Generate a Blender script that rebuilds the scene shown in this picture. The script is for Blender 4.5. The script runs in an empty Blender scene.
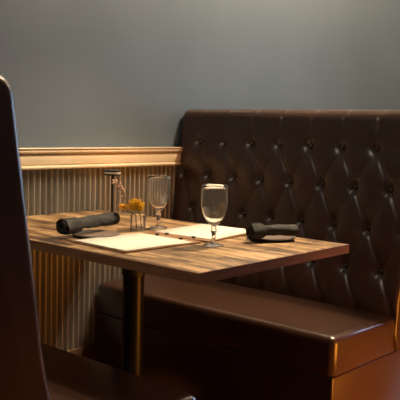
import bpy, bmesh, math, random
from mathutils import Vector, Matrix, noise
S = bpy.context.scene
COL = S.collection
PI = math.pi
random.seed(7)

# ------------------------------------------------------------------ helpers
def link(name, me, mat, parent=None, smooth=True):
    o = bpy.data.objects.new(name, me)
    COL.objects.link(o)
    if mat: me.materials.append(mat)
    if smooth:
        for p in me.polygons: p.use_smooth = True
    if parent: o.parent = parent
    return o

def from_bm(name, bm, mat, parent=None, smooth=True, angle=None):
    bmesh.ops.recalc_face_normals(bm, faces=bm.faces)
    me = bpy.data.meshes.new(name)
    bm.to_mesh(me); bm.free()
    o = link(name, me, mat, parent, smooth)
    if angle is not None:
        me.set_sharp_from_angle(angle=math.radians(angle))
    return o

def tag(o, label=None, cat=None, group=None, kind=None):
    if label: o['label'] = label
    if cat: o['category'] = cat
    if group: o['group'] = group
    if kind: o['kind'] = kind
    return o

def empty(name, loc, rz=0.0):
    o = bpy.data.objects.new(name, None)
    o.empty_display_size = 0.05
    COL.objects.link(o)
    o.location = loc
    o.rotation_euler = (0, 0, rz)
    return o

def children(o):
    return [c for c in S.objects if c.parent == o]

def copy_tree(o, parent=None):
    c = o.copy()
    COL.objects.link(c)
    if parent:
        c.parent = parent
        c.matrix_parent_inverse = o.matrix_parent_inverse.copy()
    for ch in children(o): copy_tree(ch, c)
    return c

def box(bm, x0, x1, y0, y1, z0, z1):
    vs = [bm.verts.new((x, y, z)) for x in (x0, x1) for y in (y0, y1) for z in (z0, z1)]
    for f in ((0,1,3,2),(4,6,7,5),(0,4,5,1),(2,3,7,6),(0,2,6,4),(1,5,7,3)):
        bm.faces.new([vs[i] for i in f])
    return vs

def bevel_box(x0, x1, y0, y1, z0, z1, r, seg=3):
    bm = bmesh.new()
    box(bm, x0, x1, y0, y1, z0, z1)
    bmesh.ops.bevel(bm, geom=bm.edges[:], offset=r, segments=seg, profile=0.5, affect='EDGES')
    return bm

def lathe(bm, prof, n=48, c=(0, 0, 0)):
    rings = []
    for r, z in prof:
        if r < 1e-6:
            rings.append([bm.verts.new((c[0], c[1], c[2] + z))])
        else:
            rings.append([bm.verts.new((c[0] + r*math.cos(2*PI*k/n), c[1] + r*math.sin(2*PI*k/n), c[2] + z)) for k in range(n)])
    for a, b in zip(rings, rings[1:]):
        for k in range(n):
            k2 = (k+1) % n
            if len(a) == 1 and len(b) == 1: continue
            if len(a) == 1: bm.faces.new((a[0], b[k], b[k2]))
            elif len(b) == 1: bm.faces.new((a[k], a[k2], b[0]))
            else: bm.faces.new((a[k], a[k2], b[k2], b[k]))

def tube(bm, pts, rad, n=8):
    pts = [Vector(p) for p in pts]
    rings = []
    for i, p in enumerate(pts):
        t = (pts[min(i+1, len(pts)-1)] - pts[max(i-1, 0)]).normalized()
        up = Vector((0, 0, 1)) if abs(t.z) < 0.9 else Vector((1, 0, 0))
        a = t.cross(up).normalized(); b = t.cross(a)
        r = rad[i] if isinstance(rad, (list, tuple)) else rad
        rings.append([bm.verts.new(p + a*r*math.cos(2*PI*k/n) + b*r*math.sin(2*PI*k/n)) for k in range(n)])
    for A, B in zip(rings, rings[1:]):
        for k in range(n):
            bm.faces.new((A[k], A[(k+1) % n], B[(k+1) % n], B[k]))
    bm.faces.new(rings[0]); bm.faces.new(rings[-1])

# ------------------------------------------------------------------ materials
def mat(name, col=(0.8, 0.8, 0.8), rough=0.5, metal=0.0, **kw):
    m = bpy.data.materials.new(name)
    m.use_nodes = True
    b = m.node_tree.nodes['Principled BSDF']
    b.inputs['Base Color'].default_value = (*col, 1)
    b.inputs['Roughness'].default_value = rough
    b.inputs['Metallic'].default_value = metal
    for k, v in kw.items(): b.inputs[k.replace('_', ' ')].default_value = v
    return m

def nodes(m):
    nt = m.node_tree
    return nt, nt.nodes['Principled BSDF']

def noise_tex(nt, scale=(1, 1, 1), freq=5.0, detail=6.0, rough=0.55, coords='Object', loc=(0, 0, 0)):
    tc = nt.nodes.new('ShaderNodeTexCoord')
    mp = nt.nodes.new('ShaderNodeMapping')
    mp.inputs['Scale'].default_value = scale
    mp.inputs['Location'].default_value = loc
    nt.links.new(tc.outputs[coords], mp.inputs['Vector'])
    n = nt.nodes.new('ShaderNodeTexNoise')
    n.inputs['Scale'].default_value = freq
    n.inputs['Detail'].default_value = detail
    n.inputs['Roughness'].default_value = rough
    nt.links.new(mp.outputs['Vector'], n.inputs['Vector'])
    return n

def ramp(nt, src, stops):
    r = nt.nodes.new('ShaderNodeValToRGB')
    els = r.color_ramp.elements
    while len(els) < len(stops): els.new(0.5)
    for e, (p, c) in zip(els, stops):
        e.position = p
        e.color = (*c, 1) if len(c) == 3 else c
    nt.links.new(src, r.inputs['Fac'])
    return r

def bump(nt, b, src, strength=0.2, dist=0.002):
    bp = nt.nodes.new('ShaderNodeBump')
    bp.inputs['Strength'].default_value = strength
    bp.inputs['Distance'].default_value = dist
    nt.links.new(src, bp.inputs['Height'])
    nt.links.new(bp.outputs['Normal'], b.inputs['Normal'])
    return bp

def g(v): return (v, v, v)

# painted plaster wall
M_wall = mat('wall_paint', (0.17, 0.19, 0.18), 0.42)
nt, b = nodes(M_wall)
n = noise_tex(nt, (1, 1, 1), 2.2, 5)
r = ramp(nt, n.outputs['Fac'], [(0.3, (0.088, 0.121, 0.162)), (0.7, (0.104, 0.139, 0.184))])
nt.links.new(r.outputs['Color'], b.inputs['Base Color'])
n2 = noise_tex(nt, (1, 1, 1), 60, 6)
bump(nt, b, n2.outputs['Fac'], 0.12, 0.002)

# cream chair rail
M_rail = mat('cream_painted_wood', (0.72, 0.56, 0.36), 0.42)
nt, b = nodes(M_rail)
n = noise_tex(nt, (1.5, 30, 30), 3, 5)
r = ramp(nt, n.outputs['Fac'], [(0.3, (0.62, 0.50, 0.345)), (0.7, (0.74, 0.61, 0.44))])
nt.links.new(r.outputs['Color'], b.inputs['Base Color'])

# weathered galvanised sheet
M_corr = mat('galvanised_sheet', (0.42, 0.40, 0.37), 0.36, 0.35)
nt, b = nodes(M_corr)
n = noise_tex(nt, (40, 40, 2.0), 1.2, 8, 0.65)
r = ramp(nt, n.outputs['Fac'], [(0.25, (0.19, 0.18, 0.155)), (0.5, (0.32, 0.31, 0.285)), (0.75, (0.45, 0.445, 0.415))])
nt.links.new(r.outputs['Color'], b.inputs['Base Color'])
r2 = ramp(nt, n.outputs['Fac'], [(0.2, g(0.45)), (0.8, g(0.28))])
nt.links.new(r2.outputs['Color'], b.inputs['Roughness'])

# brown wood baseboard
M_base = mat('brown_stained_wood', (0.07, 0.035, 0.018), 0.5)
nt, b = nodes(M_base)
n = noise_tex(nt, (2, 25, 25), 3, 6)
r = ramp(nt, n.outputs['Fac'], [(0.3, (0.05, 0.024, 0.012)), (0.7, (0.10, 0.052, 0.026))])
nt.links.new(r.outputs['Color'], b.inputs['Base Color'])

# orange brown floor planks
M_floor = mat('orange_brown_floorboards', (0.28, 0.12, 0.045), 0.35)
nt, b = nodes(M_floor)
tc = nt.nodes.new('ShaderNodeTexCoord')
br = nt.nodes.new('ShaderNodeTexBrick')
br.inputs['Scale'].default_value = 1.0
br.inputs['Brick Width'].default_value = 1.2
br.inputs['Row Height'].default_value = 0.13
br.inputs['Mortar Size'].default_value = 0.003
br.inputs['Color1'].default_value = (0.44, 0.165, 0.045, 1)
br.inputs['Color2'].default_value = (0.32, 0.115, 0.032, 1)
br.inputs['Mortar'].default_value = (0.02, 0.01, 0.006, 1)
nt.links.new(tc.outputs['Object'], br.inputs['Vector'])
nt.links.new(br.outputs['Color'], b.inputs['Base Color'])

M_ceil = mat('ceiling_paint', (0.5, 0.47, 0.42), 0.8)

# dark brown leather
def leather(name, c0, c1, rough):
    m = mat(name, c0, rough)
    nt, b = nodes(m)
    n = noise_tex(nt, (1, 1, 1), 3.5, 3)
    r = ramp(nt, n.outputs['Fac'], [(0.2, c0), (0.8, c1)])
    nt.links.new(r.outputs['Color'], b.inputs['Base Color'])
    r2 = ramp(nt, n.outputs['Fac'], [(0.2, g(rough - 0.02)), (0.8, g(rough + 0.02))])
    nt.links.new(r2.outputs['Color'], b.inputs['Roughness'])
    return m
M_leather = leather('dark_brown_leather', (0.036, 0.0160, 0.0100), (0.046, 0.0205, 0.0130), 0.29)
M_button = leather('leather_button', (0.026, 0.014, 0.009), (0.034, 0.018, 0.011), 0.16)
M_plinth = mat('black_plinth', (0.006, 0.005, 0.005), 0.6)

# reclaimed wood table top
M_wood = mat('reclaimed_wood', (0.3, 0.18, 0.09), 0.42)
nt, b = nodes(M_wood)
tc = nt.nodes.new('ShaderNodeTexCoord')
mp = nt.nodes.new('ShaderNodeMapping')
mp.inputs['Rotation'].default_value = (0, 0, PI/2)
nt.links.new(tc.outputs['Object'], mp.inputs['Vector'])
br = nt.nodes.new('ShaderNodeTexBrick')
br.offset = 0.37
br.inputs['Scale'].default_value = 1.0
br.inputs['Brick Width'].default_value = 0.62
br.inputs['Row Height'].default_value = 0.052
br.inputs['Mortar Size'].default_value = 0.0011
br.inputs['Mortar Smooth'].default_value = 0.3
br.inputs['Bias'].default_value = 0.0
br.inputs['Color1'].default_value = (0.62, 0.62, 0.62, 1)
br.inputs['Color2'].default_value = (0.22, 0.22, 0.22, 1)
br.inputs['Mortar'].default_value = (0.0, 0.0, 0.0, 1)
nt.links.new(mp.outputs['Vector'], br.inputs['Vector'])
n = noise_tex(nt, (34, 2.2, 34), 1.3, 9, 0.7)
n3 = noise_tex(nt, (14, 4.5, 14), 1.6, 8, 0.7)
mx = nt.nodes.new('ShaderNodeMath'); mx.operation = 'MULTIPLY_ADD'
nt.links.new(br.outputs['Color'], mx.inputs[0]); mx.inputs[1].default_value = 0.36
nt.links.new(n.outputs['Fac'], mx.inputs[2])
mx2 = nt.nodes.new('ShaderNodeMath'); mx2.operation = 'MULTIPLY_ADD'
nt.links.new(n3.outputs['Fac'], mx2.inputs[0]); mx2.inputs[1].default_value = 0.75
nt.links.new(mx.outputs[0], mx2.inputs[2])
mr_ = nt.nodes.new('ShaderNodeMapRange'); mr_.inputs['From Min'].default_value = 0.86; mr_.inputs['From Max'].default_value = 1.15
nt.links.new(mx2.outputs[0], mr_.inputs['Value'])
r = ramp(nt, mr_.outputs['Result'], [(0.0, (0.03, 0.016, 0.008)), (0.27, (0.09, 0.046, 0.020)), (0.6, (0.26, 0.148, 0.066)), (1.0, (0.54, 0.35, 0.175))])
nt.links.new(r.outputs['Color'], b.inputs['Base Color'])
r2 = ramp(nt, n.outputs['Fac'], [(0.3, g(0.48)), (0.7, g(0.34))])
nt.links.new(r2.outputs['Color'], b.inputs['Roughness'])
bump(nt, b, mx.outputs[0], 0.25, 0.0012)
M_edge = mat('red_brown_edge_wood', (0.12, 0.055, 0.028), 0.45)
nt, b = nodes(M_edge)
n = noise_tex(nt, (4, 4, 60), 2.0, 7, 0.65)
r = ramp(nt, n.outputs['Fac'], [(0.3, (0.11, 0.050, 0.022)), (0.7, (0.24, 0.122, 0.056))])
nt.links.new(r.outputs['Color'], b.inputs['Base Color'])

M_black = mat('gloss_black_metal', (0.008, 0.007, 0.007), 0.36, 0.0, Specular_IOR_Level=0.22)
M_blackmatte = mat('black_metal', (0.010, 0.009, 0.009), 0.55)
M_chrome = mat('pale_ring_finish', (0.72, 0.68, 0.60), 0.4, 0.0)
M_glass = mat('clear_glass', (1, 1, 1), 0.03, 0.0, IOR=1.45, Transmission_Weight=0.965)
M_paper = mat('cream_paper', (0.78, 0.73, 0.64), 0.75)
M_board = mat('menu_board_wood', (0.20, 0.10, 0.045), 0.5)
nt, b = nodes(M_board)
n = noise_tex(nt, (3, 50, 50), 2.0, 6)
r = ramp(nt, n.outputs['Fac'], [(0.3, (0.20, 0.10, 0.045)), (0.7, (0.38, 0.21, 0.10))])
nt.links.new(r.outputs['Color'], b.inputs['Base Color'])

def cloth(name, c):
    m = mat(name, c, 0.85)
    nt, b = nodes(m)
    b.inputs['Sheen Weight'].default_value = 0.08
    n = noise_tex(nt, (1, 1, 1), 900, 2)
    bump(nt, b, n.outputs['Fac'], 0.25, 0.0006)
    return m
M_napkin = cloth('charcoal_cloth', (0.016, 0.0145, 0.014))
M_plate = mat('stoneware', (0.22, 0.17, 0.14), 0.3)
M_stem = mat('green_stem', (0.06, 0.07, 0.02), 0.6)
M_yellow = mat('yellow_petals', (0.68, 0.41, 0.015), 0.6)
M_orange = mat('deep_yellow_petals', (0.74, 0.40, 0.015), 0.6)
M_twig = mat('brown_twig', (0.13, 0.07, 0.04), 0.7)
M_bud = mat('dusty_pink_bud', (0.62, 0.40, 0.30), 0.7)

# ------------------------------------------------------------------ the setting
def struct(o, label):
    o['kind'] = 'structure'; o['label'] = label
    return o

bm = bmesh.new(); box(bm, -4.0, 5.0, 0.0, 0.12, 0.0, 2.8)
struct(from_bm('wall_back', bm, M_wall, smooth=False), 'grey green painted wall behind the booth')
bm = bmesh.new(); box(bm, -4.0, 5.0, -6.0, 0.12, -0.1, 0.0)
struct(from_bm('floor', bm, M_floor, smooth=False), 'orange brown plank floor')
bm = bmesh.new(); box(bm, -4.0, 5.0, -6.0, 0.12, 2.8, 2.9)
struct(from_bm('ceiling', bm, M_ceil, smooth=False), 'plain ceiling')

# chair rail: moulded profile (y out from the wall, z) swept along x
prof = [(0, .9143), (-.020, .9143), (-.027, .9165), (-.0285, .921), (-.027, .925), (-.021, .9275), (-.021, .930),
        (-.023, .932), (-.0245, .945), (-.0245, .956), (-.023, .966), (-.021, .9675), (-.021, .970), (-.027, .9715),
        (-.031, .9745), (-.032, .978), (-.031, .9815), (-.0285, .983), (-.0285, .9845), (-.033, .986), (-.035, .9885), (-.034, .9905), (0, .9905)]
bm = bmesh.new()
prof = [(y - .010 if y < 0 else 0, z) for y, z in prof]
A = [bm.verts.new((-3.9, y, z)) for y, z in prof]
B = [bm.verts.new((0.812, y, z)) for y, z in prof]
for i in range(len(prof) - 1): bm.faces.new((A[i], A[i+1], B[i+1], B[i]))
bm.faces.new(A); bm.faces.new(B)
struct(from_bm('trim_1', bm, M_rail, angle=25), 'cream moulded chair rail along the wall')
bm = bmesh.new()
A = [bm.verts.new((0.975, y, z)) for y, z in prof]
B = [bm.verts.new((4.9, y, z)) for y, z in prof]
for i in range(len(prof) - 1): bm.faces.new((A[i], A[i+1], B[i+1], B[i]))
bm.faces.new(A); bm.faces.new(B)
struct(from_bm('trim_3', bm, M_rail, angle=25), 'cream moulded chair rail behind the bench')

# corrugated wainscot
PITCH, AMP, X0 = 0.0257, 0.0092, 0.1335
bm = bmesh.new()
nper = 300; sub = 10
rows = []
for z in (0.02, 0.9142):
    rows.append([bm.verts.new((X0 + PITCH*(i/sub - nper/2), -0.0002 - AMP + AMP*math.cos(2*PI*i/sub), z)) for i in range(nper*sub + 1)])
for i in range(nper*sub):
    bm.faces.new((rows[0][i], rows[0][i+1], rows[1][i+1], rows[1][i]))
struct(from_bm('trim_2', bm, M_corr), 'corrugated galvanised metal wainscot below the chair rail')

bm = bevel_box(-3.9, 4.9, -0.03, -0.0001, 0.0, 0.225, 0.004, 2)
struct(from_bm('baseboard_back', bm, M_base, angle=30), 'brown wooden baseboard under the corrugated metal')

# ------------------------------------------------------------------ booth benches
# local frame: table side is -x, wall end is y = 0, near end y = -LEN; x measured from the seat front
LEN = 1.074
KX = 0.135
P_U, P_V = 0.1375, 0.1375
def tuft(y, z, y0):
    U = (y - y0)/P_U; V = (1.020 - z)/P_V
    d1 = lambda t: abs(t - round(t))
    if V <= 0:
        da = db = d1(U); seam = True
    else:
        a, c = U + V/2, U - V/2
        da, db = d1(a), d1(c)
    cr = lambda d, w: 1 - math.exp(-(d/w)**1.3)
    bul = lambda d: 1 - (1 - 2*d)**2
    if V <= 0:
        h = 0.0034*cr(da, .03) + 0.002*bul(da) + .001
    else:
        h = 0.0044*cr(da, .03) + 0.0009*cr(db, .05) + 0.0036*(bul(da)*bul(db))**0.6 + 0.0005
        if V < 0.5: h = h*(V*2) + (0.0034*cr(d1(U), .03) + 0.002*bul(d1(U)) + .001)*(1 - V*2)
    # pull at the button
    rb = 9
    vr = round(V)
    if vr >= 0:
        for vv in (vr - 1, vr, vr + 1):
            if vv < 0: continue
            off = 0.5*(vv % 2)
            uu = round(U - off) + off
            rb = min(rb, math.hypot((U - uu)*P_U, (V - vv)*P_V))
    dent = 0.0085*math.exp(-(rb/0.017)**2) + 0.0035*math.exp(-(rb/0.035)**2)
    return h - dent

def make_backrest(parent, y0):
    # profile of the upholstered back: front face, roll over the top, rear
    LEN = globals()['LEN'] + 0.010
    zf0 = 0.40
    def fx(z): return 0.745 - 0.36 + KX*(z - 0.4647) - 0.004 + 0.012*math.exp(-((z - 0.50)/0.09)**2)*(-1)
    prof = []     # (x, z, nx, nz, weight, zt)
    ztop = 1.116
    nz_ = 120
    for i in range(nz_ + 1):
        z = zf0 + (ztop - zf0)*i/nz_
        dx = KX; L = math.hypot(1, dx)
        prof.append((fx(z), z, -1/L, dx/L, 1.0, z))
    R = 0.046
    a0 = math.atan2(KX, -1)
    cx = fx(ztop) + R*math.cos(math.atan2(-KX, 1)); cz = ztop - R*math.sin(a0)
    for i in range(1, 15):
        a = a0 + (PI/2 - a0)*i/14
        prof.append((cx + R*math.cos(a), cz + R*math.sin(a), math.cos(a), math.sin(a), 1.0 - 0.3*i/14, ztop + 0.012*i))
    ztp = cz + R
    xr = cx + 0.075
    for i in range(1, 4): prof.append((cx + (xr - R*.6 - cx)*i/3, ztp, 0, 1, 0.7 - 0.2*i, 1.2))
    for i in range(1, 7):
        a = PI/2 - PI/2*i/6
        prof.append((xr - R*.6 + R*.6*math.cos(a), ztp - R*.6 + R*.6*math.sin(a), math.cos(a), math.sin(a), 0, 1.2))
    for z in (0.9, 0.6, 0.352): prof.append((xr, z, 1, 0, 0, 1.2))
    prof.append((0.39, .352, -1, 0, 0, 0))
    ys = []
    ny = 190; RE = 0.016
    yl = [(-RE*(1 - math.cos(PI/2*i/8))) for i in range(8)]
    ys = yl + [-RE - (LEN - 2*RE)*i/ny for i in range(ny + 1)] + [-LEN + RE*(1 - math.cos(PI/2*(8 - i)/8)) for i in range(1, 9)]
    bm = bmesh.new()
    rings = []
    for y in ys:
        e = min(-y, y + LEN)
        sh = 0.0
        if e < RE:
            t = 1 - e/RE
            sh = RE*(1 - math.sqrt(max(0, 1 - t*t)))
        fade = min(1, max(0, e/0.03))
        ring = []
        for (x, z, nx, nz, w, zt) in prof:
            h = 0.0
            if w > 0: h = (tuft(y, zt, y0) - 0.008)*w*fade
            s = -sh if z > 0.05 else 0
            if w == 0: s *= (0.5 if nx > 0 else 0)
            ring.append(bm.verts.new((x + nx*(h + s), y, z + nz*(h + s))))
        rings.append(ring)
    m = len(prof)
    for A, B in zip(rings, rings[1:]):
        for k in range(m):
            k2 = (k + 1) % m
            bm.faces.new((A[k], A[k2], B[k2], B[k]))
    bm.faces.new(rings[0]); bm.faces.new(rings[-1])
    back = from_bm('backrest', bm, M_leather, parent, angle=50)
    # buttons
    rows = [(1.020, 0), (0.8825, 1), (0.745, 0), (0.6075, 1)]
    for z, odd in rows:
        k = 0
        while True:
            y = y0 - P_U*k + (P_U/2 if odd else 0)
            k += 1
            if y > -0.03: continue
            if y < -LEN + 0.02: break
            bb = bmesh.new()
            lathe(bb, [(0, .0080), (.004, .0075), (.0075, .0055), (.0096, .0022), (.0096, -.001), (.008, -.004), (0, -.004)], 20)
            o = from_bm('button', bb, M_button, back)
            hh = tuft(y, z, y0) - 0.008
            L = math.hypot(1, KX)
            nrm = Vector((-1/L, 0, KX/L))
            o.location = Vector((fx(z), y, z)) + nrm*(hh + 0.0045)
            o.rotation_euler = nrm.to_track_quat('Z', 'Y').to_euler()
    return back

def make_bench(y0):
    root = empty('booth_bench', (0, 0, 0))
    # seat cushion, lightly crowned with soft corners
    xa, xb, ya, yb, z0, z1 = 0.0, 0.388, -0.004, -LEN - 0.002, 0.3495, 0.4690
    bm = bmesh.new(); box(bm, xa, xb, yb, ya, z0, z1)
    top = [e for e in bm.edges if sum(v.co.z for v in e.verts)/2 > z1 - .001 or (abs(e.verts[0].co.z - e.verts[1].co.z) > .01 and e.verts[0].co.x < .1)]
    bot = [e for e in bm.edges if sum(v.co.z for v in e.verts)/2 < z0 + .001]
    bmesh.ops.bevel(bm, geom=top, offset=0.024, segments=6, profile=0.5, affect='EDGES')
    bot = [e for e in bm.edges if max(v.co.z for v in e.verts) < z0 + .0005]
    bmesh.ops.bevel(bm, geom=bot, offset=0.004, segments=2, profile=0.5, affect='EDGES')
    # finer top for the crown
    me = from_bm('seat_cushion', bm, M_leather, root, angle=60)
    bm = bevel_box(0.003, 0.54, -LEN + 0.0005, -0.008, 0.10, 0.347, 0.006, 3)
    from_bm('seat_base', bm, M_leather, root, angle=45)
    bm = bmesh.new(); box(bm, 0.05, 0.50, -LEN + 0.05, -0.02, 0.0, 0.102)
    from_bm('plinth', bm, M_plinth, root, smooth=False)
    make_backrest(root, y0)
    return root

bench = make_bench(-0.122 + 0.015)
bench.location = (0.360, -0.015, 0.0)
tag(bench, 'dark brown leather booth bench whose button-tufted back faces the camera', 'bench', 'booth benches')
left = copy_tree(bench)
left.scale = (1, 1, 1.008)
left.location = (0.058*2 - 0.360 - 0.058, -0.045 - LEN - 0.012, 0.0)
left.rotation_euler = (0, 0, PI)
for ch in children(left):       # its seat reaches a little further under the table
    if ch.name.startswith(('seat_cushion', 'seat_base')):
        ch.scale.x = 1.085; ch.location.x = -0.033
tag(left, 'black-looking leather booth bench seen end-on in shadow, its tall back closest to the camera', 'bench', 'booth benches')

# ------------------------------------------------------------------ table
XL, XR, YF, ZT = -0.2707, 0.3868, -1.1111, 0.75
tab = empty('dining_table', (0.058, -0.555, 0))
tag(tab, 'rectangular reclaimed wood table on one black column, set for two against the wall', 'table')
def loc(o):          # parts are modelled in world coordinates
    o.location = Vector(o.location) - Vector(o.parent.location)
    return o
bm = bevel_box(XL + 0.004, XR - 0.004, YF + 0.004, -0.0125, ZT - 0.022, ZT, 0.0015, 2)
loc(from_bm('tabletop', bm, M_wood, tab, angle=40))
bm = bmesh.new()
for (a, b_, c, d) in ((XL, XL + .0042, YF, -.0125), (XR - .0042, XR, YF, -.0125), (XL + .0042, XR - .0042, YF, YF + .0042)):
    box(bm, a, b_, c, d, ZT - 0.026, ZT - 0.0008)
loc(from_bm('edge_band', bm, M_edge, tab, smooth=False))
cx, cy = 0.052, -0.555
bm = bmesh.new(); lathe(bm, [(0, .02), (.033, .02), (.033, .60), (.033, .70), (0, .70)], 48, (cx, cy, 0))
loc(from_bm('column', bm, M_black, tab, angle=40))
bm = bmesh.new(); lathe(bm, [(0, .62), (.036, .62), (.037, .625), (.037, .715), (.05, .718), (.05, .7235), (0, .7235)], 48, (cx, cy, 0))
loc(from_bm('collar', bm, M_blackmatte, tab, angle=40))
bm = bmesh.new()
for ang in (PI/4, 3*PI/4):
    ca, sa = math.cos(ang), math.sin(ang)
    vs = box(bm, -0.28, 0.28, -0.022, 0.022, 0.7195, 0.7275)
    for v in vs: v.co = Vector((cx + v.co.x*ca*0.8 - v.co.y*sa, cy + v.co.x*sa*0.8 + v.co.y*ca, v.co.z))
loc(from_bm('mounting_plate', bm, M_blackmatte, tab, smooth=False))
bm = bmesh.new(); lathe(bm, [(0, .0), (.23, .0), (.232, .006), (.22, .014), (.08, .026), (.045, .04), (.034, .05), (0, .05)], 64, (cx, cy, 0))
loc(from_bm('base_plate', bm, M_black, tab, angle=40))

# ------------------------------------------------------------------ glasses
def goblet(name):
    root = empty(name, (0, 0, 0))
    t = 0.0016
    out = [(0.0075, .056), (.0112, .0592), (.0165, .065), (.0232, .0735), (.0292, .084), (.0338, .096), (.0368, .110), (.0382, .125), (.0380, .142), (.0372, .156), (.0364, .1695)]
    inn = [(r - t, z + (0.0005 if z > .07 else .0022)) for r, z in out[1:]]
    inn[0] = (.0085, .0632)
    bm = bmesh.new()
    lathe(bm, [(0, .056)] + out + [(.0358, .1703)] + inn[::-1] + [(0, .0605)], 64)
    from_bm('bowl', bm, M_glass, root)
    bm = bmesh.new()
    lathe(bm, [(0, .0095), (.0085, .0095), (.0065, .013), (.0055, .022), (.0058, .032), (.0075, .038), (.0092, .0425), (.0075, .047), (.0066, .051), (.0074, .0558), (0, .0558)], 32)
    from_bm('stem', bm, M_glass, root)
    bm = bmesh.new()
    lathe(bm, [(0, .0006), (.028, .0004), (.0298, .001), (.0302, .0022), (.029, .0034), (.02, .0052), (.012, .0072), (.0087, .0093), (0, .0093)], 48)
    from_bm('foot', bm, M_glass, root)
    return root
ga = goblet('water_goblet'); ga.location = (0.0537, -0.8745, ZT)
tag(ga, 'empty clear glass water goblet nearest the table front, standing before the right menu', 'glass', 'water goblets')
gb = copy_tree(ga); gb.location = (0.184, -0.527, ZT)
tag(gb, 'empty clear glass water goblet just behind the small vase of yellow flowers', 'glass', 'water goblets')

# ------------------------------------------------------------------ menus on boards
def menu(w, l):
    # local: +x is the clip end (top), y is across
    root = empty('menu_board', (0, 0, 0))
    from_bm('board', bevel_box(-l/2, l/2 + 0.018, -w/2, w/2, 0.0, 0.0045, 0.001, 2), M_board, root, angle=40)
    bm = bmesh.new()
    N = 24
    grid = []
    for i in range(N + 1):
        row = []
        for j in range(3):
            x = -l/2 + 0.004 + (l - 0.016)*i/N
            y = (-w/2 + 0.004) + (w - 0.008)*j/2
            z = 0.0051 + 0.0012*math.sin(PI*i/N)**2 + (0.0015*((1 - i/N)**6))
            row.append((x, y, z))
        grid.append(row)
    top = [[bm.verts.new((x, y, z + .0004)) for x, y, z in r] for r in grid]
    bot = [[bm.verts.new((x, y, z)) for x, y, z in r] for r in grid]
    for i in range(N):
        for j in range(2):
            bm.faces.new((top[i][j], top[i+1][j], top[i+1][j+1], top[i][j+1]))
            bm.faces.new((bot[i][j], bot[i][j+1], bot[i+1][j+1], bot[i+1][j]))
    for j in (0, 2):
        for i in range(N): bm.faces.new((top[i][j], top[i+1][j], bot[i+1][j], bot[i][j]))
    for i in (0, N):
        for j in range(2): bm.faces.new((top[i][j], top[i][j+1], bot[i][j+1], bot[i][j]))
    tag(from_bm('sheet', bm, M_paper, root), 'blank-looking cream paper sheet')
    for s in (-1, 1):
        bm = bmesh.new()
        lathe(bm, [(0, .004), (.0062, .004), (.0062, .0085), (.0056, .0095), (0, .0098)], 20)
        o = from_bm('fastener', bm, M_blackmatte, root, angle=40)
        o.location = (l/2 + 0.001, s*0.05, 0)
    return root
mn = menu(0.232, 0.268)
mn.location = (-0.088, -0.703, ZT + 0.0005); mn.rotation_euler = (0, 0, math.radians(-2))
tag(mn, 'cream menu sheet on a thin wooden board, beside the flower vase at the left place', 'menu', 'menus on boards')
mr = copy_tree(mn)
mr.location = (0.222, -0.70, ZT + 0.0005); mr.rotation_euler = (0, 0, PI + math.radians(6))
tag(mr, 'cream menu sheet on a thin wooden board, partly behind the front goblet', 'menu', 'menus on boards')

# ------------------------------------------------------------------ plates with rolled napkins
def plate():
    bm = bmesh.new()
    lathe(bm, [(0, .0010), (.044, .0010), (.046, 0), (.049, 0), (.051, .0012), (.062, .0036), (.072, .0076), (.0735, .0086), (.0728, .0098), (.070, .0096), (.058, .0058), (.049, .0038), (0, .0036)], 72)
    return from_bm('side_plate', bm, M_plate, angle=60)
pl = plate(); pl.location = (-0.083, -0.533, ZT)
tag(pl, 'small stoneware side plate under the rolled napkin beside the left menu', 'plate', 'side plates')
pr = pl.copy(); COL.objects.link(pr); pr.location = (0.283, -0.905, ZT)
tag(pr, 'small stoneware side plate under the rolled napkin on the table edge by the tufted back', 'plate', 'side plates')

def napkin(length, r_out, seed, taper=0.0):
    root = empty('rolled_napkin', (0, 0, 0))
    def roll(x0, x1, nseg, turns, ra, rb, thick, name, lab=None, grow=0.0):
        bm = bmesh.new()
        nt_ = int(36*turns)
        rings = []
        for i in range(nseg + 1):
            t = i/nseg; x = x0 + (x1 - x0)*t
            ring_o, ring_i = [], []
            for k in range(nt_ + 1):
                a = 2*PI*turns*k/nt_ + 1.0 + (1.5*t if grow else 0.0)
                r = ra + (rb - ra)*k/nt_
                wob = (1 + 0.16*noise.noise(Vector((x*22 + seed, math.cos(a)*1.3, math.sin(a)*1.3))) + 0.06*noise.noise(Vector((x*70 + seed, math.cos(a + x*18)*2.5, math.sin(a + x*18)*2.5))) + grow*(t - .5))*(1 - taper*(x/length)**2)
                flat = 0.90 - taper*0.5*x/length + 0.05*noise.noise(Vector((x*14, seed, 3)))
                dx = 0.004*noise.noise(Vector((k*.12, seed, t*2)))*(1 if i in (0, nseg) else .5)
                def pt(rr): return Vector((x + dx, rr*wob*math.cos(a)*1.06, rr*wob*math.sin(a)*flat))
                ring_o.append(bm.verts.new(pt(r + thick/2))); ring_i.append(bm.verts.new(pt(r - thick/2)))
            rings.append((ring_o, ring_i))
        for (ao, ai), (bo, bi) in zip(rings, rings[1:]):
            for k in range(nt_):
                bm.faces.new((ao[k], ao[k+1], bo[k+1], bo[k]))
                bm.faces.new((ai[k], bi[k], bi[k+1], ai[k+1]))
            bm.faces.new((ao[0], bo[0], bi[0], ai[0]))
            bm.faces.new((ao[-1], ai[-1], bi[-1], bo[-1]))
        for (o_, i_) in (rings[0], rings[-1]):
            for k in range(nt_): bm.faces.new((o_[k], i_[k], i_[k+1], o_[k+1]))
        return from_bm(name, bm, M_napkin, root, angle=70)
    roll(0, length, 44, 2.3, r_out*0.35, r_out - 0.003, 0.0026, 'cloth_roll', grow=0.16)
    roll(length*0.02, length*0.27, 8, 1.12, r_out - 0.0005, r_out + 0.0010, 0.0022, 'folded_cuff')
    return root
def put(o, a, b_):
    a, b_ = Vector(a), Vector(b_)
    d = (b_ - a).normalized()
    o.location = a
    o.rotation_euler = d.to_track_quat('X', 'Z').to_euler()
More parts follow.
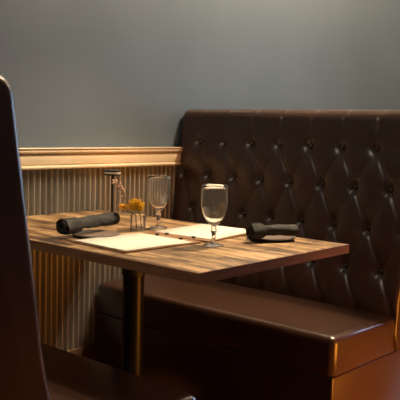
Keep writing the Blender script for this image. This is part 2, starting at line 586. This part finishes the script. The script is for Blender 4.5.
nl = napkin(0.232, 0.0245, 1.3)
put(nl, (-0.192, -0.510, ZT + 0.0325), (0.055, -0.472, ZT + 0.0400))
tag(nl, 'rolled charcoal cloth napkin lying across the plate beside the left menu', 'napkin', 'rolled napkins')
nr = napkin(0.154, 0.0235, 5.1, 0.12)
put(nr, (0.177, -0.903, ZT + 0.0325), (0.317, -0.963, ZT + 0.0315))
tag(nr, 'rolled charcoal cloth napkin on the plate at the table edge by the tufted back', 'napkin', 'rolled napkins')

# ------------------------------------------------------------------ vase and flowers
VX, VY = 0.095, -0.526
bm = bmesh.new()
h, w, t = 0.051, 0.0222, 0.0028
def ringsq(hw, z, rr=0.004):
    pts = []
    for (sx, sy, a0) in ((1, 1, 0), (-1, 1, PI/2), (-1, -1, PI), (1, -1, 3*PI/2)):
        for i in range(5):
            a = a0 + PI/2*i/4
            pts.append(bm.verts.new((sx*(hw - rr) + rr*math.cos(a), sy*(hw - rr) + rr*math.sin(a), z)))
    return pts
RR = [ringsq(w - .001, 0), ringsq(w, .0015), ringsq(w, h - .001), ringsq(w - .0008, h), ringsq(w - t + .0005, h), ringsq(w - t, h - .001), ringsq(w - t, .007), ringsq(w - t - .001, .006)]
for A, B in zip(RR, RR[1:]):
    for k in range(20): bm.faces.new((A[k], A[(k+1) % 20], B[(k+1) % 20], B[k]))
bm.faces.new(RR[0]); bm.faces.new(RR[-1])
vase = from_bm('glass_vase', bm, M_glass, angle=40)
vase.location = (VX, VY, ZT); vase.rotation_euler = (0, 0, math.radians(40))
tag(vase, 'small square clear glass vase holding yellow flowers and a twig', 'vase')

def flower(name, base, mid, head, m, spread, npet, plen, lab, cat='flower'):
    root = empty(name, base)
    rb = Vector(base)
    bm = bmesh.new()
    pts = [Vector(base).lerp(Vector(mid), i/4) for i in range(4)] + [Vector(mid).lerp(Vector(head), i/5) for i in range(6)]
    tube(bm, [p - rb for p in pts], 0.0014, 7)
    from_bm('stem', bm, M_stem, root)
    bm = bmesh.new()
    hc = Vector(head) - rb
    for i in range(npet):
        u = random.random(); ph = random.uniform(0, 2*PI)
        th = math.acos(1 - u*1.85)
        d = Vector((math.sin(th)*math.cos(ph), math.sin(th)*math.sin(ph), math.cos(th)*0.85))
        s = d.cross(Vector((0.3, 0.5, 0.8))).normalized()
        nn = s.cross(d)
        ln = plen*random.uniform(0.65, 1.1); wd = plen*0.20
        o0 = hc + d*spread*0.15
        pv = []
        for q, (f, wf, cv) in enumerate(((0, .25, 0), (.35, .9, .03), (.7, 1.0, .10), (1, .25, .26))):
            c = o0 + d*ln*f + nn*ln*cv
            pv.append((bm.verts.new(c - s*wd*wf*.5 + nn*.0004), bm.verts.new(c + s*wd*wf*.5 + nn*.0004), bm.verts.new(c + s*wd*wf*.5 - nn*.0004), bm.verts.new(c - s*wd*wf*.5 - nn*.0004)))
        for A, B in zip(pv, pv[1:]):
            for k in range(4): bm.faces.new((A[k], A[(k+1) % 4], B[(k+1) % 4], B[k]))
        bm.faces.new(pv[0]); bm.faces.new(pv[-1])
    bl = from_bm('bloom', bm, m, root, smooth=False)
    tag(root, lab, cat, 'flowers in the glass vase')
    return root
flower('yellow_flower', (VX + .009, VY - .006, ZT + .009), (VX + .005, VY - .004, ZT + .05), (VX - .013, VY - .002, ZT + .079), M_yellow, .012, 380, .0255,
       'full round yellow bloom, larger of the two yellow flowers in the vase')
flower('yellow_flower', (VX - .009, VY - .002, ZT + .009), (VX - .011, VY + .001, ZT + .05), (VX - .044, VY + .022, ZT + .074), M_orange, .008, 60, .0170,
       'thin feathery yellow sprig, smaller flower leaning left from the vase')
# budded twig
root = empty('budded_twig', (VX + .004, VY + .009, ZT + .009))
rb = Vector(root.location)
A_, B_, C_ = Vector((VX + .004, VY + .009, ZT + .009)), Vector((VX + .001, VY + .0165, ZT + .054)), Vector((VX - .072, VY + .030, ZT + .158))
pts = [A_.lerp(B_, i/4) for i in range(4)]
for i in range(11):
    t = i/10
    p = B_.lerp(C_, t); p.x += 0.006*math.sin(PI*t); p.z += 0.012*math.sin(PI*t); p.y += 0.020*math.sin(PI*t)
    pts.append(p)
bm = bmesh.new(); tube(bm, [p - rb for p in pts], [0.0013 - 0.0007*i/len(pts) for i in range(len(pts))], 7)
from_bm('stem', bm, M_twig, root)
for i in range(20):
    t = 0.42 + 0.58*i/19
    p = B_.lerp(C_, t); p.x += 0.006*math.sin(PI*t); p.z += 0.012*math.sin(PI*t); p.y += 0.020*math.sin(PI*t)
    d = Vector((random.uniform(-1, 1), random.uniform(-1, 1), random.uniform(-.4, 1))).normalized()
    bm = bmesh.new()
    tube(bm, [p - rb, p + d*.0045 - rb], .0005, 6)
    L = .0095*random.uniform(.7, 1.2)
    c = p + d*.0040 - rb
    tube(bm, [c, c + d*L*.25, c + d*L*.55, c + d*L*.85, c + d*L], [.0008, .0030, .0036, .0022, .0005], 8)
    from_bm('bud', bm, M_bud, root)
tag(root, 'thin twig of dusty pink buds leaning left out of the vase', 'twig', 'flowers in the glass vase')

# ------------------------------------------------------------------ slim stand with a flat double disc
st = empty('table_stand', (0.206, -0.278, ZT))
bm = bmesh.new(); lathe(bm, [(0, 0), (.026, 0), (.027, .001), (.027, .004), (.025, .006), (.006, .008), (0, .008)], 40)
from_bm('base', bm, M_blackmatte, st, angle=40)
bm = bmesh.new(); lathe(bm, [(0, .006), (.0050, .006), (.0050, .158), (0, .158)], 20)
from_bm('stem', bm, M_blackmatte, st, angle=40)
bm = bmesh.new(); lathe(bm, [(0, .156), (.027, .156), (.0285, .1575), (.0285, .160), (.027, .161), (0, .161)], 48)
from_bm('lower_disc', bm, M_blackmatte, st, angle=40)
bm = bmesh.new(); lathe(bm, [(0, .161), (.0265, .161), (.0275, .162), (.0275, .167), (.0265, .168), (0, .168)], 48)
tag(from_bm('pale_ring', bm, M_chrome, st, angle=40), 'pale ring between the black discs')
bm = bmesh.new(); lathe(bm, [(0, .168), (.0275, .168), (.029, .1695), (.029, .173), (.027, .1745), (0, .1745)], 48)
from_bm('upper_disc', bm, M_blackmatte, st, angle=40)
tag(st, 'slim black stand with a flat round top against the corrugated metal', 'stand')

# ------------------------------------------------------------------ lights
def light(kind, name, locn, power, col, target=None, **kw):
    d = bpy.data.lights.new(name, kind)
    d.energy = power; d.color = col
    for k, v in kw.items(): setattr(d, k, v)
    o = bpy.data.objects.new(name, d)
    COL.objects.link(o); o.location = locn
    if target is not None:
        o.rotation_euler = (Vector(target) - Vector(locn)).to_track_quat('-Z', 'Y').to_euler()
    return o
light('POINT', 'overhead_light', (1.30, -1.02, 2.62), 185, (1.0, 0.77, 0.50), shadow_soft_size=0.035)
light('SPOT', 'table_fill_spot', (1.05, -0.95, 2.62), 160, (1.0, 0.77, 0.50), (0.10, -0.52, 0.70), spot_size=math.radians(44), spot_blend=0.5, shadow_soft_size=0.035)  # extra spot added close to the main light to brighten the tabletop
light('AREA', 'ceiling_panel', (-2.0, -0.75, 2.75), 15, (1.0, 0.90, 0.76), (0.5, -0.5, 0.9), shape='DISK', size=0.28)
light('SPOT', 'amber_fill_spot', (0.66, -1.98, 0.30), 72, (1.0, 0.33, 0.035), (0.51, -0.98, 0.30), spot_size=math.radians(50), spot_blend=0.25, shadow_soft_size=0.30)  # added unseen low spot, cone shaped to tint bench end, miss left bench
light('POINT', 'overhead_light', (3.5, -1.1, 2.62), 75, (1.0, 0.77, 0.50), shadow_soft_size=0.035)  # added out of view to brighten the right end of the wall
light('AREA', 'daylight_window', (4.4, -1.35, 1.35), 6, (0.45, 0.66, 1.0), (0.0, -1.2, 0.9), shape='RECTANGLE', size=0.7, size_y=1.4, spread=math.radians(50))

w = bpy.data.worlds.new('World'); S.world = w
w.use_nodes = True
w.node_tree.nodes['Background'].inputs[0].default_value = (0.9, 0.95, 1.0, 1)
w.node_tree.nodes['Background'].inputs[1].default_value = 0.035

# ------------------------------------------------------------------ camera
cd = bpy.data.cameras.new('camera')
cam = bpy.data.objects.new('camera', cd); COL.objects.link(cam)
yaw, pitch, rollv = 0.84329, -0.0978, 0.02484
fwd = Vector((math.sin(yaw)*math.cos(pitch), math.cos(yaw)*math.cos(pitch), math.sin(pitch)))
right = Vector((math.cos(yaw), -math.sin(yaw), 0)); up = right.cross(fwd)
r2 = math.cos(rollv)*right + math.sin(rollv)*up
u2 = -math.sin(rollv)*right + math.cos(rollv)*up
Mx = Matrix((r2, u2, -fwd)).transposed().to_4x4()
Mx.translation = Vector((-1.52714, -2.22807, 1.08156))
cam.matrix_world = Mx
cd.sensor_fit = 'HORIZONTAL'; cd.sensor_width = 36
cd.lens = 752.346/400*36
cd.clip_start = 0.05
cd.dof.use_dof = True
cd.dof.focus_distance = 2.12
cd.dof.aperture_fstop = 8.0
S.camera = cam
S.view_settings.view_transform = 'Standard'
S.view_settings.look = 'None'
S.view_settings.exposure = 0.0
S.view_settings.gamma = 1.0
S.view_settings.use_curve_mapping = False
